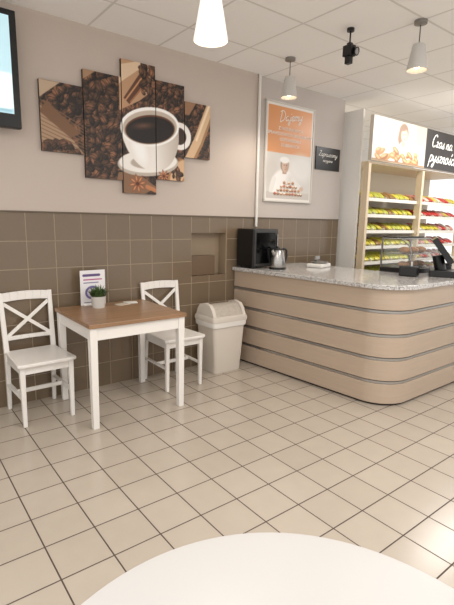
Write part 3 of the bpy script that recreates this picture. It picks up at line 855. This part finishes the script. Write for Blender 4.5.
def package(col_name, col):
    bm = new(); bmesh.ops.create_cube(bm, size=1)
    bmesh.ops.subdivide_edges(bm, edges=bm.edges[:], cuts=4, use_grid_fill=True)
    for v in bm.verts:
        x, y_, z_ = v.co*2
        v.co = Vector((x*.5*(1-.12*y_**4), y_*.5*(1-abs(x)**4*.2), z_*.5*(1-abs(x)**4*.5)*(1-.6*abs(y_)**3)))
    bmesh.ops.transform(bm, matrix=Matrix.Diagonal((.095, .125, .040, 1)), verts=bm.verts[:])
    return finish('bread_package', bm, mat(col_name, col, .3, noise=.55, nscale=38), smooth=True)
protos = {}
pal = {'yellow_wrap': (222, 200, 76), 'lime_wrap': (190, 192, 84), 'bread_brown': (150, 112, 66), 'red_wrap': (196, 66, 60), 'pink_wrap': (222, 146, 136), 'cream_wrap': (222, 212, 190)}
for k_, c_ in pal.items():
    protos[k_] = package(k_, c_)
names = {'yellow_wrap': 'yellow wrapped bread package on bakery shelf', 'lime_wrap': 'lime green wrapped bread package on bakery shelf', 'bread_brown': 'brown crusty loaf lying on bakery shelf',
         'red_wrap': 'red wrapped bread package on bakery shelf', 'pink_wrap': 'pink wrapped bread package on bakery shelf', 'cream_wrap': 'cream wrapped bread package on bakery shelf'}
used = set()
for bi in range(2):
    xa, xb = bi*BW+.028, (bi+1)*BW-.028
    for ri, z_ in enumerate(rows):
        for k in range(10):
            for dep in range(2):
                if bi == 0: pool = ['yellow_wrap', 'yellow_wrap', 'lime_wrap', 'yellow_wrap', 'lime_wrap', 'bread_brown']
                else: pool = ['red_wrap', 'pink_wrap', 'red_wrap', 'cream_wrap', 'red_wrap', 'yellow_wrap']
                key = pool[(k//2+ri*5+random.randint(0, 2)) % 6]
                o = protos[key].copy() if key in used else protos[key]
                if key in used: COL.objects.link(o)
                used.add(key)
                yc = .135+dep*.115
                o.location = (SX+xa+(xb-xa)*(k//2)/5+.060+(k % 2)*.108, SY+yc, z_+.012+RISE*(yc-.06)/DEP+.047)
                o.rotation_euler = (radians(29+random.uniform(-7, 7)), random.uniform(-.12, .12), random.uniform(-.08, .08))
                o['label'] = names[key]; o['category'] = 'bread'; o['group'] = 'packages on the bakery shelves'
for k_, o in protos.items():
    if k_ not in used: bpy.data.objects.remove(o)

# header sign
hs = empty('header_sign', (SX-.03, SY-.02, ZT+.03), 'illuminated bakery header sign with bread photo and slogan', 'sign')
HW, HH = 2.46, .50
S = Art(0, HW, 0, .53, .01, (224, 216, 204))
S.poly([(0, 0), (1.15, 0), (1.15, .53), (0, .53)], (218, 209, 196))
S.ell(.12, .34, .24, .3, (236, 231, 222), soft=.12); S.ell(1.02, .4, .16, .2, (204, 188, 168), soft=.12)
sup = (S.X < 1.15).astype(float)
S.ell(.66, -.04, .36, .32, (238, 235, 230), soft=.04, clip=sup)
S.line([(.44, .18), (.30, .10)], .11, (232, 228, 222)); S.line([(.88, .16), (1.02, .07)], .11, (228, 224, 218))
S.ell(.63, .37, .105, .112, (146, 112, 86), soft=.02); S.ell(.55, .31, .04, .08, (146, 112, 86), soft=.02)
S.poly([(.60, .21), (.67, .21), (.68, .29), (.60, .29)], (208, 172, 148))
S.ell(.645, .345, .070, .088, (226, 194, 170), ang=.15, soft=.015); S.ell(.62, .428, .075, .035, (146, 112, 86), ang=.2, soft=.02)
S.line([(.63, .30), (.668, .305)], .01, (190, 124, 112))
S.ell(.628, .353, .010, .006, (110, 84, 68)); S.ell(.672, .359, .010, .006, (110, 84, 68))
rg3 = random.Random(9)
for k in range(20):
    cx = rg3.uniform(.12, 1.04); cz = rg3.uniform(.03, .15); rx = rg3.uniform(.05, .10); an = rg3.uniform(-.5, .5)
    S.ell(cx, cz, rx, .034, rg3.choice([(176, 120, 74), (194, 140, 90), (160, 106, 66)]), ang=an, clip=sup); S.ell(cx-.01, cz+.010, rx*.7, .015, (226, 186, 136), ang=an, clip=sup)
S.poly([(0, 0), (1.15, 0), (1.15, .025), (0, .025)], (160, 128, 96))
S.poly([(1.16, 0), (HW, 0), (HW, .53), (1.16, .53)], (52, 48, 46))
art_panel('print', S, 0, HW, 0, HH, .05, paint_mat('sign_print', .4, .1), hs, edge=(200, 190, 175), y=-.01)
M_sw = mat('sign_white', (240, 236, 230), .5, emis=(255, 250, 240), es=.25)
script_mesh('Czas na', .16, 1.30, .29, -.0135, .013, M_sw, hs)
script_mesh('pysznoRci', .18, 1.26, .10, -.0135, .015, M_sw, hs)

# ------------------------------------------------------------ lights
def area(loc, rot, sx, sy, e, col=(1, .98, .955)):  # area fills added to brighten the room, no ceiling fixtures behind them
    l = bpy.data.lights.new('fill_light', 'AREA'); l.shape = 'RECTANGLE'; l.size = sx; l.size_y = sy; l.energy = e; l.color = col
    o = bpy.data.objects.new('fill_light', l); COL.objects.link(o); o.location = loc; o.rotation_euler = rot
    return o
area((-0.6, 0.9, 2.80), (0, 0, 0), 1.4, 1.4, 30)
area((0.0, -1.0, 2.80), (0, 0, 0), 2.0, 1.2, 26)
area((2.6, 0.2, 2.80), (0, 0, 0), 1.2, 0.9, 46)
area((5.8, 2.4, 2.80), (radians(15), 0, 0), 1.6, .5, 42)
area((4.8, 4.8, 2.80), (0, 0, 0), 1.0, 1.0, 30)

w = bpy.data.worlds.new('World'); scn.world = w; w.use_nodes = True
bg = w.node_tree.nodes['Background']; bg.inputs[0].default_value = lin((244, 241, 238)); bg.inputs[1].default_value = 1.4

# ------------------------------------------------------------ camera
f, pt, ya, ro = 447.2, radians(10.25), radians(37.85), radians(1.03)
fw = Vector((sin(ya)*cos(pt), cos(ya)*cos(pt), -sin(pt)))
r = Vector((cos(ya), -sin(ya), 0)); u = r.cross(fw)
r2 = r*cos(ro)+u*sin(ro); u2 = -r*sin(ro)+u*cos(ro)
cam = bpy.data.cameras.new('camera'); co = bpy.data.objects.new('camera', cam); COL.objects.link(co)
cam.sensor_fit = 'VERTICAL'; cam.sensor_height = 36; cam.sensor_width = 27; cam.lens = f/605*36
cam.clip_start = .02
Mx = Matrix((r2, u2, -fw)).transposed().to_4x4(); Mx.translation = (0, 0, 1.42)
co.matrix_world = Mx
scn.camera = co
